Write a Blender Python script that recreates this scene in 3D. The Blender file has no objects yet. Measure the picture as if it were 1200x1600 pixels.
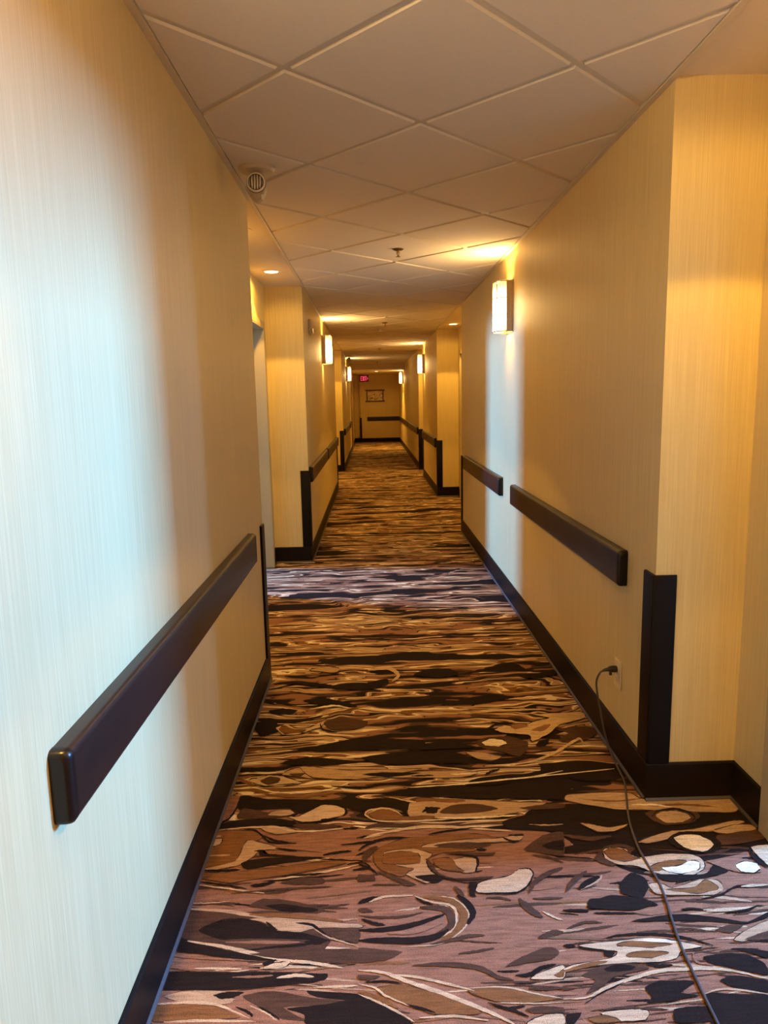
import bpy, bmesh, math, random
from mathutils import Vector, Matrix

C = bpy.context.scene.collection
scn = bpy.context.scene

# ------------------------------------------------------------------ camera
FPX, PITCH, YAW, ROLL, EYE = 1117.11, 0.1568, 0.0149, -0.0210, 1.4502
H = 2.417                    # tile ceiling height
XL, XR = -0.571, 0.963       # corridor wall planes
ALX, ARX = -0.896, 1.272     # alcove wall planes
cd = bpy.data.cameras.new('camera')
cam = bpy.data.objects.new('camera', cd); C.objects.link(cam)
cd.sensor_fit = 'VERTICAL'; cd.sensor_height = 24.0
cd.lens = 24.0 * FPX / 1600.0
cd.clip_start = 0.02; cd.clip_end = 100
F = Vector((math.sin(YAW)*math.cos(PITCH), math.cos(YAW)*math.cos(PITCH), -math.sin(PITCH)))
R0 = Vector((math.cos(YAW), -math.sin(YAW), 0)); U0 = R0.cross(F)
Rv = math.cos(ROLL)*R0 + math.sin(ROLL)*U0
Uv = -math.sin(ROLL)*R0 + math.cos(ROLL)*U0
M = Matrix(((Rv.x, Uv.x, -F.x, 0), (Rv.y, Uv.y, -F.y, 0), (Rv.z, Uv.z, -F.z, EYE), (0, 0, 0, 1)))
cam.matrix_world = M
scn.camera = cam

# ------------------------------------------------------------------ look, world, daylight
scn.view_settings.view_transform = 'Standard'
scn.view_settings.look = 'None'
scn.view_settings.gamma = 1.0
scn.view_settings.use_curve_mapping = False
scn.view_settings.exposure = 0.0
scn.cycles.max_bounces = 10
scn.cycles.diffuse_bounces = 7
scn.cycles.sample_clamp_indirect = 6.0
scn.cycles.caustics_reflective = False
scn.cycles.caustics_refractive = False

world = bpy.data.worlds.new('world'); scn.world = world
world.use_nodes = True
world.node_tree.nodes['Background'].inputs[0].default_value = (0.75, 0.88, 1.0, 1)
world.node_tree.nodes['Background'].inputs[1].default_value = 0.02

DAY = (0.108, 0.385, 1.0)
WARM = (1.0, 0.55, 0.088)
P_DAY_R, P_DAY_L = 310.0, 410.0
P_SCONCE_GLASS = 12.0
P_SCONCE_SLOT, P_SCONCE_UP = 3.5, 8.0
P_DOWN, P_DOWN_WIDE, P_END = 66.0, 19.0, 3.6

def area(name, loc, rot, sx, sy, power, color, spread=math.pi):
    l = bpy.data.lights.new(name, 'AREA'); l.shape = 'RECTANGLE'; l.size = sx; l.size_y = sy
    l.energy = power; l.color = color; l.spread = spread
    o = bpy.data.objects.new(name, l); C.objects.link(o); o.location = loc; o.rotation_euler = rot
    return o
# daylight entering through the windows of the two open guest rooms
WRX, WLX = 3.4, -4.7
area('daylight_right_room', (WRX-0.06, 2.35, 2.16), (0, math.radians(90-14), 0), 0.56, 0.44, P_DAY_R, DAY, math.radians(130))
area('added_daylight_fringe', (WRX-0.06, 1.73, 2.06), (0, math.radians(90-14), 0), 0.66, 0.11, P_DAY_R*0.07, DAY, math.radians(130))  # added weak strip lamp, gives the left wall a faint second daylight edge
area('daylight_left_room', (WLX+0.06, 6.53, 2.10), (0, math.radians(-90+13), 0), 0.55, 0.66, P_DAY_L, DAY, math.radians(120))

# ------------------------------------------------------------------ materials
def newmat(name):
    m = bpy.data.materials.new(name); m.use_nodes = True
    nt = m.node_tree; b = nt.nodes['Principled BSDF']
    return m, nt, b
def N(nt, kind, **kw):
    n = nt.nodes.new(kind)
    for k, v in kw.items(): setattr(n, k, v)
    return n
def plain(name, col, rough=0.5, metal=0.0, spec=0.5, noise=0.0, nscale=60, bump=0.0, coat=0.0):
    m, nt, b = newmat(name)
    b.inputs['Base Color'].default_value = (*col, 1)
    b.inputs['Roughness'].default_value = rough
    b.inputs['Metallic'].default_value = metal
    b.inputs['Specular IOR Level'].default_value = spec
    b.inputs['Coat Weight'].default_value = coat
    g = N(nt, 'ShaderNodeTexCoord')
    t = N(nt, 'ShaderNodeTexNoise'); t.inputs['Scale'].default_value = nscale; t.inputs['Detail'].default_value = 4
    nt.links.new(g.outputs['Object'], t.inputs['Vector'])
    if noise > 0:
        mx = N(nt, 'ShaderNodeMix', data_type='RGBA')
        mx.inputs['A'].default_value = (*[c*(1-noise) for c in col], 1)
        mx.inputs['B'].default_value = (*[min(1, c*(1+noise)) for c in col], 1)
        nt.links.new(t.outputs['Fac'], mx.inputs['Factor'])
        nt.links.new(mx.outputs['Result'], b.inputs['Base Color'])
    if bump > 0:
        bp = N(nt, 'ShaderNodeBump'); bp.inputs['Strength'].default_value = bump; bp.inputs['Distance'].default_value = 0.002
        nt.links.new(t.outputs['Fac'], bp.inputs['Height']); nt.links.new(bp.outputs['Normal'], b.inputs['Normal'])
    return m
def emit(name, col, strength, base=(0.8, 0.78, 0.7)):
    m, nt, b = newmat(name)
    b.inputs['Base Color'].default_value = (*base, 1)
    b.inputs['Emission Color'].default_value = (*col, 1)
    b.inputs['Emission Strength'].default_value = strength
    return m

def wallpaper():
    m, nt, b = newmat('striated_wallpaper')
    g = N(nt, 'ShaderNodeNewGeometry')
    mp = N(nt, 'ShaderNodeMapping'); mp.inputs['Scale'].default_value = (210, 210, 3.0)
    nt.links.new(g.outputs['Position'], mp.inputs['Vector'])
    t = N(nt, 'ShaderNodeTexNoise'); t.inputs['Scale'].default_value = 1.0; t.inputs['Detail'].default_value = 3; t.inputs['Roughness'].default_value = 0.65
    nt.links.new(mp.outputs['Vector'], t.inputs['Vector'])
    mp2 = N(nt, 'ShaderNodeMapping'); mp2.inputs['Scale'].default_value = (45, 45, 0.7)
    nt.links.new(g.outputs['Position'], mp2.inputs['Vector'])
    t2 = N(nt, 'ShaderNodeTexNoise'); t2.inputs['Scale'].default_value = 1.0; t2.inputs['Detail'].default_value = 2
    nt.links.new(mp2.outputs['Vector'], t2.inputs['Vector'])
    ad = N(nt, 'ShaderNodeMath', operation='MULTIPLY_ADD'); ad.inputs[1].default_value = 0.25
    nt.links.new(t2.outputs['Fac'], ad.inputs[0]); nt.links.new(t.outputs['Fac'], ad.inputs[2])
    r = N(nt, 'ShaderNodeValToRGB')
    r.color_ramp.elements[0].position = 0.48; r.color_ramp.elements[0].color = (0.64, 0.500, 0.235, 1)
    r.color_ramp.elements[1].position = 0.84; r.color_ramp.elements[1].color = (0.735, 0.600, 0.305, 1)
    nt.links.new(ad.outputs['Value'], r.inputs['Fac'])
    nt.links.new(r.outputs['Color'], b.inputs['Base Color'])
    bp = N(nt, 'ShaderNodeBump'); bp.inputs['Strength'].default_value = 0.25; bp.inputs['Distance'].default_value = 0.001
    nt.links.new(t.outputs['Fac'], bp.inputs['Height']); nt.links.new(bp.outputs['Normal'], b.inputs['Normal'])
    b.inputs['Roughness'].default_value = 0.42
    b.inputs['Specular IOR Level'].default_value = 0.35
    return m

DK, BR, RU, MV, TN, CR_ = (0.017, 0.010, 0.007), (0.075, 0.037, 0.021), (0.20, 0.085, 0.028), (0.265, 0.122, 0.068), (0.44, 0.275, 0.15), (0.80, 0.64, 0.42)
def carpet():
    m, nt, b = newmat('marbled_carpet')
    L = nt.links
    g = N(nt, 'ShaderNodeNewGeometry')
    def mapping(src, sc, loc=(0, 0, 0)):
        n = N(nt, 'ShaderNodeMapping'); n.inputs['Scale'].default_value = sc; n.inputs['Location'].default_value = loc
        L.new(src, n.inputs['Vector']); return n.outputs['Vector']
    def noise(vec, scale, detail=2, rough=0.5, dist=0.0, out='Fac'):
        n = N(nt, 'ShaderNodeTexNoise'); n.inputs['Scale'].default_value = scale
        n.inputs['Detail'].default_value = detail; n.inputs['Roughness'].default_value = rough
        n.inputs['Distortion'].default_value = dist
        L.new(vec, n.inputs['Vector']); return n.outputs[out]
    def math_(op, a, bb=None, c=None):
        n = N(nt, 'ShaderNodeMath', operation=op)
        for i, v in enumerate((a, bb, c)):
            if v is None: continue
            if isinstance(v, (int, float)): n.inputs[i].default_value = v
            else: L.new(v, n.inputs[i])
        return n.outputs[0]
    def vmath(op, a, bb, s=None):
        n = N(nt, 'ShaderNodeVectorMath', operation=op)
        L.new(a, n.inputs[0])
        if bb is not None:
            if isinstance(bb, tuple): n.inputs[1].default_value = bb
            else: L.new(bb, n.inputs[1])
        if s is not None: n.inputs['Scale'].default_value = s
        return n.outputs[0]
    pos = g.outputs['Position']
    # swirling displacement of the yarn bands
    w = noise(mapping(pos, (2.2, 4.6, 1), (3.1, 1.7, 0)), 1.0, 1.5, 0.5, 0.6, 'Color')
    w = vmath('SUBTRACT', w, (0.5, 0.5, 0.5))
    w = vmath('MULTIPLY', w, (0.50, 0.24, 0.0))
    sw = noise(mapping(pos, (1.1, 1.3, 1), (5.5, 8.1, 0)), 1.0, 1.0)
    mr = N(nt, 'ShaderNodeMapRange'); mr.interpolation_type = 'SMOOTHSTEP'
    for k_, v_ in (('From Min', 0.42), ('From Max', 0.66), ('To Min', 0.30), ('To Max', 1.15)): mr.inputs[k_].default_value = v_
    L.new(sw, mr.inputs['Value'])
    w = vmath('SCALE', w, None); L.new(mr.outputs['Result'], w.node.inputs['Scale'])
    w2 = noise(mapping(pos, (8, 16, 1), (7.3, 2.2, 0)), 1.0, 1.0, 0.5, 0.0, 'Color')
    w2 = vmath('SUBTRACT', w2, (0.5, 0.5, 0.5))
    w2 = vmath('MULTIPLY', w2, (0.10, 0.035, 0.0))
    p2 = vmath('ADD', vmath('ADD', pos, w), w2)
    v = noise(mapping(p2, (0.70, 6.0, 1), (1.3, 0.4, 0)), 1.0, 3.0, 0.56, 0.0)
    fr = math_('FRACT', math_('MULTIPLY', v, 4.8))
    ramp = N(nt, 'ShaderNodeValToRGB'); cr = ramp.color_ramp; cr.interpolation = 'CONSTANT'
    stops = [(0.0, DK), (0.17, BR), (0.26, MV), (0.42, DK), (0.445, TN), (0.56, CR_), (0.64, RU), (0.75, BR), (0.81, TN), (0.88, CR_), (0.92, MV), (0.97, DK)]
    cr.elements[0].position = 0; cr.elements[0].color = (*stops[0][1], 1)
    cr.elements[1].position = stops[1][0]; cr.elements[1].color = (*stops[1][1], 1)
    for p_, c_ in stops[2:]:
        e = cr.elements.new(p_); e.color = (*c_, 1)
    L.new(fr, ramp.inputs['Fac'])
    # broad dark bands
    v3 = noise(mapping(p2, (0.8, 4.2, 1), (9.1, 4.4, 0)), 1.0, 2.0, 0.5)
    dk = math_('GREATER_THAN', v3, 0.60)
    mx = N(nt, 'ShaderNodeMix', data_type='RGBA'); mx.inputs['B'].default_value = (*DK, 1)
    L.new(dk, mx.inputs['Factor']); L.new(ramp.outputs['Color'], mx.inputs['A'])
    col = mx.outputs['Result']
    # tuft grain
    tn = noise(pos, 330, 2, 0.6)
    tr = math_('MULTIPLY_ADD', tn, 1.1, 0.45)
    mul = vmath('SCALE', col, None); L.new(tr, mul.node.inputs['Scale'])
    L.new(mul, b.inputs['Base Color'])
    bp = N(nt, 'ShaderNodeBump'); bp.inputs['Strength'].default_value = 0.6; bp.inputs['Distance'].default_value = 0.004
    L.new(tn, bp.inputs['Height']); L.new(bp.outputs['Normal'], b.inputs['Normal'])
    b.inputs['Roughness'].default_value = 0.95
    b.inputs['Specular IOR Level'].default_value = 0.1
    return m

def picture_canvas():
    m, nt, b = newmat('printed_canvas')
    g = N(nt, 'ShaderNodeTexCoord')
    mp = N(nt, 'ShaderNodeMapping'); mp.inputs['Scale'].default_value = (9, 9, 22)
    nt.links.new(g.outputs['Object'], mp.inputs['Vector'])
    t = N(nt, 'ShaderNodeTexNoise'); t.inputs['Scale'].default_value = 1.0; t.inputs['Detail'].default_value = 3
    t.inputs['Distortion'].default_value = 0.8
    nt.links.new(mp.outputs['Vector'], t.inputs['Vector'])
    r = N(nt, 'ShaderNodeValToRGB'); cr = r.color_ramp; cr.interpolation = 'CONSTANT'
    cr.elements[0].position = 0; cr.elements[0].color = (0.12, 0.07, 0.04, 1)
    cr.elements[1].position = 0.38; cr.elements[1].color = (0.66, 0.54, 0.42, 1)
    e = cr.elements.new(0.50); e.color = (0.85, 0.76, 0.62, 1)
    e = cr.elements.new(0.60); e.color = (0.30, 0.22, 0.15, 1)
    nt.links.new(t.outputs['Fac'], r.inputs['Fac']); nt.links.new(r.outputs['Color'], b.inputs['Base Color'])
    b.inputs['Roughness'].default_value = 0.6
    return m

M_WALL = wallpaper()
M_CARPET = carpet()
def yarn(name, col):
    m, nt, b = newmat(name)
    g = N(nt, 'ShaderNodeNewGeometry')
    t = N(nt, 'ShaderNodeTexNoise'); t.inputs['Scale'].default_value = 330; t.inputs['Detail'].default_value = 2; t.inputs['Roughness'].default_value = 0.6
    nt.links.new(g.outputs['Position'], t.inputs['Vector'])
    # broken heather of the yarn, drawn out along the weave
    mp = N(nt, 'ShaderNodeMapping'); mp.inputs['Scale'].default_value = (14, 110, 1); nt.links.new(g.outputs['Position'], mp.inputs['Vector'])
    t2 = N(nt, 'ShaderNodeTexNoise'); t2.inputs['Scale'].default_value = 1.0; t2.inputs['Detail'].default_value = 3; nt.links.new(mp.outputs[0], t2.inputs['Vector'])
    ad = N(nt, 'ShaderNodeMath', operation='ADD'); nt.links.new(t.outputs['Fac'], ad.inputs[0]); nt.links.new(t2.outputs['Fac'], ad.inputs[1])
    r = N(nt, 'ShaderNodeMapRange'); r.inputs['From Min'].default_value = 0.55; r.inputs['From Max'].default_value = 1.45
    r.inputs['To Min'].default_value = 0.42; r.inputs['To Max'].default_value = 1.55
    nt.links.new(ad.outputs[0], r.inputs['Value'])
    v = N(nt, 'ShaderNodeVectorMath', operation='SCALE'); v.inputs[0].default_value = col
    nt.links.new(r.outputs['Result'], v.inputs['Scale']); nt.links.new(v.outputs[0], b.inputs['Base Color'])
    bp = N(nt, 'ShaderNodeBump'); bp.inputs['Strength'].default_value = 0.6; bp.inputs['Distance'].default_value = 0.004
    nt.links.new(t.outputs['Fac'], bp.inputs['Height']); nt.links.new(bp.outputs['Normal'], b.inputs['Normal'])
    b.inputs['Roughness'].default_value = 0.95; b.inputs['Specular IOR Level'].default_value = 0.1
    return m
M_YARN = [yarn('carpet_yarn_'+n, c) for n, c in (('dark', DK), ('brown', BR), ('rust', RU), ('mauve', MV), ('tan', TN),
          ('light', (0.56, 0.38, 0.215)), ('cream', CR_), ('walnut', (0.17, 0.095, 0.050)))]
M_TILE = plain('ceiling_tile', (0.70, 0.62, 0.53), 0.9, spec=0.2, noise=0.05, nscale=150, bump=0.15)
M_GRID = plain('ceiling_grid_paint', (0.60, 0.52, 0.41), 0.55, noise=0.02)
M_GYP = plain('painted_gypsum', (0.72, 0.62, 0.48), 0.8, noise=0.03, nscale=30)
M_BASE = plain('vinyl_base', (0.012, 0.007, 0.005), 0.45, spec=0.12, noise=0.15, nscale=25)
M_SHOE = plain('base_toe', (0.07, 0.055, 0.05), 0.5, noise=0.2, nscale=80)
M_GUARD = plain('guard_vinyl', (0.006, 0.004, 0.0035), 0.40, spec=0.12, noise=0.1)
M_RAIL = plain('rail_vinyl', (0.013, 0.009, 0.008), 0.33, spec=0.35, noise=0.12, nscale=40, bump=0.05)
M_CAP = plain('rail_cap_vinyl', (0.008, 0.006, 0.006), 0.28, spec=0.3, noise=0.1)
M_FRAME = plain('door_frame_paint', (0.46, 0.37, 0.22), 0.45, noise=0.03)
M_DOOR = plain('door_laminate', (0.56, 0.46, 0.29), 0.45, noise=0.08, nscale=12)
M_DOORD = plain('brown_door_laminate', (0.13, 0.06, 0.025), 0.45, noise=0.15, nscale=12)
M_METAL = plain('brushed_nickel', (0.55, 0.50, 0.44), 0.32, metal=1.0, noise=0.05)
M_BRONZE = plain('sconce_metal', (0.42, 0.33, 0.26), 0.42, metal=0.85, noise=0.05)
M_BAR = plain('sconce_bar_metal', (0.30, 0.27, 0.22), 0.4, metal=0.8, noise=0.05)
def glowglass():
    m, nt, b = newmat('lit_sconce_glass')
    b.inputs['Base Color'].default_value = (0.8, 0.78, 0.7, 1)
    b.inputs['Emission Color'].default_value = (1.0, 0.62, 0.22, 1)
    g = N(nt, 'ShaderNodeTexCoord'); sp = N(nt, 'ShaderNodeSeparateXYZ'); nt.links.new(g.outputs['Object'], sp.inputs[0])
    mr = N(nt, 'ShaderNodeMapRange'); mr.interpolation_type = 'SMOOTHSTEP'
    ab = N(nt, 'ShaderNodeMath', operation='SUBTRACT'); ab.inputs[1].default_value = 2.025
    a2 = N(nt, 'ShaderNodeMath', operation='ABSOLUTE')
    nt.links.new(sp.outputs['Z'], ab.inputs[0]); nt.links.new(ab.outputs[0], a2.inputs[0])
    nt.links.new(a2.outputs[0], mr.inputs['Value'])
    mr.inputs['From Min'].default_value = 0.02; mr.inputs['From Max'].default_value = 0.17
    mr.inputs['To Min'].default_value = P_SCONCE_GLASS*2.0; mr.inputs['To Max'].default_value = P_SCONCE_GLASS*0.11
    nt.links.new(mr.outputs['Result'], b.inputs['Emission Strength'])
    return m
M_GLASS = glowglass()
M_LENS = emit('lit_downlight_lens', (1.0, 0.70, 0.36), 9.0)
M_CANIN = plain('downlight_reflector', (0.55, 0.45, 0.3), 0.3, metal=0.6, noise=0.03)
M_TRIM = plain('downlight_trim', (0.75, 0.65, 0.5), 0.5, noise=0.02)
M_WHITEP = plain('ivory_plastic', (0.50, 0.41, 0.29), 0.42, noise=0.03)
M_IVORY = plain('outlet_plastic', (0.80, 0.64, 0.40), 0.4, noise=0.03)
M_SLOT = plain('socket_slot', (0.05, 0.035, 0.02), 0.6, noise=0.05)
M_BEZEL = plain('bezel_plastic', (0.85, 0.76, 0.60), 0.25, noise=0.02)
M_CHROME = plain('chrome', (0.75, 0.70, 0.62), 0.12, metal=1.0, noise=0.02)
M_BRASS = plain('sprinkler_brass', (0.30, 0.19, 0.09), 0.3, metal=0.9, noise=0.1)
M_CORD = plain('cord_rubber', (0.060, 0.045, 0.045), 0.4, noise=0.15)
M_PLUG = plain('plug_rubber', (0.022, 0.017, 0.012), 0.35, noise=0.1)
M_PICF = plain('picture_frame_wood', (0.10, 0.030, 0.016), 0.5, noise=0.2, nscale=30)
M_PIC = picture_canvas()
M_EXITH = plain('exit_housing', (0.10, 0.006, 0.008), 0.4, noise=0.05)
M_EXITF = emit('exit_face_glow', (0.30, 0.004, 0.010), 0.25, (0.05, 0.004, 0.006))
M_EXITL = emit('exit_letter_glow', (1.0, 0.075, 0.15), 1.2, (0.3, 0.05, 0.06))
M_ROOM = plain('guest_room_paint', (0.45, 0.43, 0.38), 0.8, noise=0.03, nscale=20)
M_RFLOOR = plain('guest_room_carpet', (0.22, 0.18, 0.15), 0.95, noise=0.25, nscale=80)
M_WFRAME = plain('window_frame_paint', (0.55, 0.55, 0.55), 0.5, noise=0.03)
def glassmat():
    m, nt, b = newmat('window_glass')
    b.inputs['Base Color'].default_value = (0.95, 0.98, 1, 1)
    b.inputs['Transmission Weight'].default_value = 1.0; b.inputs['Roughness'].default_value = 0.0
    return m
M_PANE = glassmat()
def lensglass():
    m, nt, b = newmat('lens_painted_glints')
    g = N(nt, 'ShaderNodeTexCoord'); w = N(nt, 'ShaderNodeTexWave'); w.inputs['Scale'].default_value = 28; w.inputs['Distortion'].default_value = 1
    nt.links.new(g.outputs['Object'], w.inputs['Vector'])
    w.inputs['Distortion'].default_value = 3.0; w.inputs['Detail Scale'].default_value = 0.6
    r = N(nt, 'ShaderNodeValToRGB'); r.color_ramp.elements[0].position = 0.25; r.color_ramp.elements[0].color = (0.22, 0.16, 0.09, 1)  # dark and cream bands paint the glints of a fluted lens
    r.color_ramp.elements[1].position = 0.75; r.color_ramp.elements[1].color = (0.95, 0.88, 0.75, 1)
    nt.links.new(w.outputs['Fac'], r.inputs['Fac']); nt.links.new(r.outputs['Color'], b.inputs['Base Color'])
    bp = N(nt, 'ShaderNodeBump'); bp.inputs['Strength'].default_value = 0.8; bp.inputs['Distance'].default_value = 0.004
    nt.links.new(w.outputs['Fac'], bp.inputs['Height']); nt.links.new(bp.outputs['Normal'], b.inputs['Normal'])
    b.inputs['Metallic'].default_value = 0.35
    b.inputs['Roughness'].default_value = 0.12
    return m
M_LAMPLENS = lensglass()

# ------------------------------------------------------------------ mesh helpers
def box(bm, x0, x1, y0, y1, z0, z1, bev=0.0, seg=2, mi=0):
    vs = [bm.verts.new((x, y, z)) for x in (x0, x1) for y in (y0, y1) for z in (z0, z1)]
    q = [(0, 1, 3, 2), (4, 6, 7, 5), (0, 4, 5, 1), (2, 3, 7, 6), (0, 2, 6, 4), (1, 5, 7, 3)]
    fs = [bm.faces.new([vs[i] for i in f]) for f in q]
    for f in fs: f.material_index = mi
    if bev > 0:
        es = list({e for f in fs for e in f.edges})
        bmesh.ops.bevel(bm, geom=es, offset=bev, segments=seg, affect='EDGES', profile=0.5)
    return fs
def prism(bm, pts, axis, lo, hi, mi=0):
    """extrude a 2D outline (list of pairs) along axis from lo to hi"""
    def P(a, bb, t):
        return {'x': (t, a, bb), 'y': (a, t, bb), 'z': (a, bb, t)}[axis]
    A = [bm.verts.new(P(a, bb, lo)) for a, bb in pts]; B = [bm.verts.new(P(a, bb, hi)) for a, bb in pts]
    n = len(pts); fs = [bm.faces.new(A), bm.faces.new(B)]
    for i in range(n): fs.append(bm.faces.new((A[i], A[(i+1) % n], B[(i+1) % n], B[i])))
    for f in fs: f.material_index = mi
    bmesh.ops.recalc_face_normals(bm, faces=fs)
    return fs
def lathe(bm, prof, center=(0, 0, 0), seg=32, axis='z', mi=0, ring=False):
    cx, cy, cz = center; rings = []
    for r, t in prof:
        rg = []
        for k in range(seg):
            a = 2*math.pi*k/seg; u, v = r*math.cos(a), r*math.sin(a)
            co = {'z': (cx+u, cy+v, cz+t), 'y': (cx+u, cy+t, cz+v), 'x': (cx+t, cy+u, cz+v)}[axis]
            rg.append(bm.verts.new(co))
        rings.append(rg)
    fs = []
    for A, B in list(zip(rings, rings[1:])) + ([(rings[-1], rings[0])] if ring else []):
        for k in range(seg):
            fs.append(bm.faces.new((A[k], A[(k+1) % seg], B[(k+1) % seg], B[k])))
    if not ring: fs.append(bm.faces.new(rings[0])); fs.append(bm.faces.new(rings[-1]))
    for f in fs: f.material_index = mi
    bmesh.ops.recalc_face_normals(bm, faces=fs)
    return fs
def tube(bm, pts, r, seg=10):
    pts = [Vector(p) for p in pts]; rings = []; up = Vector((0.31, 0.2, 0.93)).normalized()
    n = None
    for i, p in enumerate(pts):
        t = (pts[min(i+1, len(pts)-1)] - pts[max(i-1, 0)]).normalized()
        if n is None: n = t.cross(up).normalized()
        n = (n - t*n.dot(t)).normalized(); bb = t.cross(n)
        rr = r[i] if isinstance(r, (list, tuple)) else r
        rings.append([bm.verts.new(p + rr*(math.cos(2*math.pi*k/seg)*n + math.sin(2*math.pi*k/seg)*bb)) for k in range(seg)])
    fs = []
    for A, B in zip(rings, rings[1:]):
        for k in range(seg): fs.append(bm.faces.new((A[k], A[(k+1) % seg], B[(k+1) % seg], B[k])))
    fs.append(bm.faces.new(rings[0])); fs.append(bm.faces.new(rings[-1]))
    bmesh.ops.recalc_face_normals(bm, faces=fs)
def catmull(P, n=10):
    P = [Vector(p) for p in P]; out = []
    Q = [P[0]*2-P[1]] + P + [P[-1]*2-P[-2]]
    for i in range(1, len(Q)-2):
        for k in range(n):
            t = k/n; a, b, c, d = Q[i-1:i+3]
            out.append(0.5*((2*b)+(c-a)*t+(2*a-5*b+4*c-d)*t*t+(3*b-a-3*c+d)*t**3))
    out.append(P[-1]); return out
def mesh(name, bm, mats, parent=None, loc=(0, 0, 0), rotz=0, smooth=False):
    me = bpy.data.meshes.new(name)
    bm.normal_update(); bm.to_mesh(me); bm.free()
    for mm in (mats if isinstance(mats, (list, tuple)) else [mats]): me.materials.append(mm)
    if smooth:
        for p in me.polygons: p.use_smooth = True
        try: me.set_sharp_from_angle(angle=math.radians(38))
        except Exception: pass
    o = bpy.data.objects.new(name, me); C.objects.link(o)
    o.location = loc; o.rotation_euler = (0, 0, rotz)
    if parent: o.parent = parent
    return o
def thing(name, label, cat, loc, rotz=0, group=None):
    o = bpy.data.objects.new(name, None); C.objects.link(o); o.empty_display_size = 0.1
    o.location = loc; o.rotation_euler = (0, 0, rotz)
    return tag(o, label, cat, group)
def tag(o, label, cat, group=None):
    o['label'] = label; o['category'] = cat
    if group: o['group'] = group
    return o
def struct(name, bm, mats, smooth=False, parent=None):
    o = mesh(name, bm, mats, parent, smooth=smooth)
    if not parent: o['kind'] = 'structure'
    return o
def copy_tree(o, parent=None):
    c = o.copy(); C.objects.link(c); c.parent = parent
    for ch in list(o.children): copy_tree(ch, c)
    return c
BM = bmesh.new

# ------------------------------------------------------------------ shell
YB, YE = -4.2, 24.45            # back of the corridor, end wall
SOF_Y, SOF_Z = 20.1, 2.262      # dropped soffit at the far end
TH = 0.16                       # alcove wall thickness
# corridor plan: (start, end) of projecting wall runs and of alcoves
RW = [(2.371, 7.672), (10.50, 13.37), (14.55, YE)]
RA = [(-0.46, 2.371), (7.672, 10.50), (13.37, 14.55)]
LW = [(YB, 3.612), (6.354, 11.70), (14.50, 24.75)]
LA = [(3.612, 6.354), (11.70, 14.50)]
DW, DH = 0.91, 2.06             # door opening
RDOORS = {0: [(-0.28, 0.63), (1.21, 2.12)], 1: [(7.92, 8.83), (9.34, 10.25)], 2: [(13.50, 14.30)]}
LDOORS = {0: [(3.80, 4.71), (5.26, 6.17)], 1: [(11.92, 12.83), (13.37, 14.28)]}

def alcove_wall(bm, x0, x1, ya, yb, doors):
    y = ya
    for d0, d1 in doors:
        box(bm, x0, x1, y, d0, 0, H+0.05); box(bm, x0, x1, d0, d1, DH, H+0.05); y = d1
    box(bm, x0, x1, y, yb, 0, H+0.05)

bm = BM()
for i, (y0, y1) in enumerate(LW): box(bm, ALX-TH, XL, y0, y1, 0, H+0.05)
for i, (y0, y1) in enumerate(LA): alcove_wall(bm, ALX-TH, ALX, y0, y1, LDOORS[i])
struct('wall_left', bm, M_WALL)
bm = BM()
box(bm, XR, ARX+TH, YB, RA[0][0], 0, H+0.05)
for i, (y0, y1) in enumerate(RW): box(bm, XR, ARX+TH, y0, y1 + (0.3 if i == 2 else 0), 0, H+0.05)
for i, (y0, y1) in enumerate(RA): alcove_wall(bm, ARX, ARX+TH, y0, y1, RDOORS[i])
struct('wall_right', bm, M_WALL)
bm = BM()
box(bm, -0.372, XR, YE, YE+0.3, 0, SOF_Z); box(bm, XL, -0.372, YE+0.15, YE+0.3, 0, SOF_Z)
struct('wall_end', bm, M_WALL)
bm = BM(); box(bm, XL, XR, YB-0.2, YB, 0, H+0.05); struct('wall_back', bm, M_WALL)
bm = BM(); box(bm, ALX-TH, ARX+TH, YB-0.2, YE+0.3, -0.1, 0)
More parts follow.
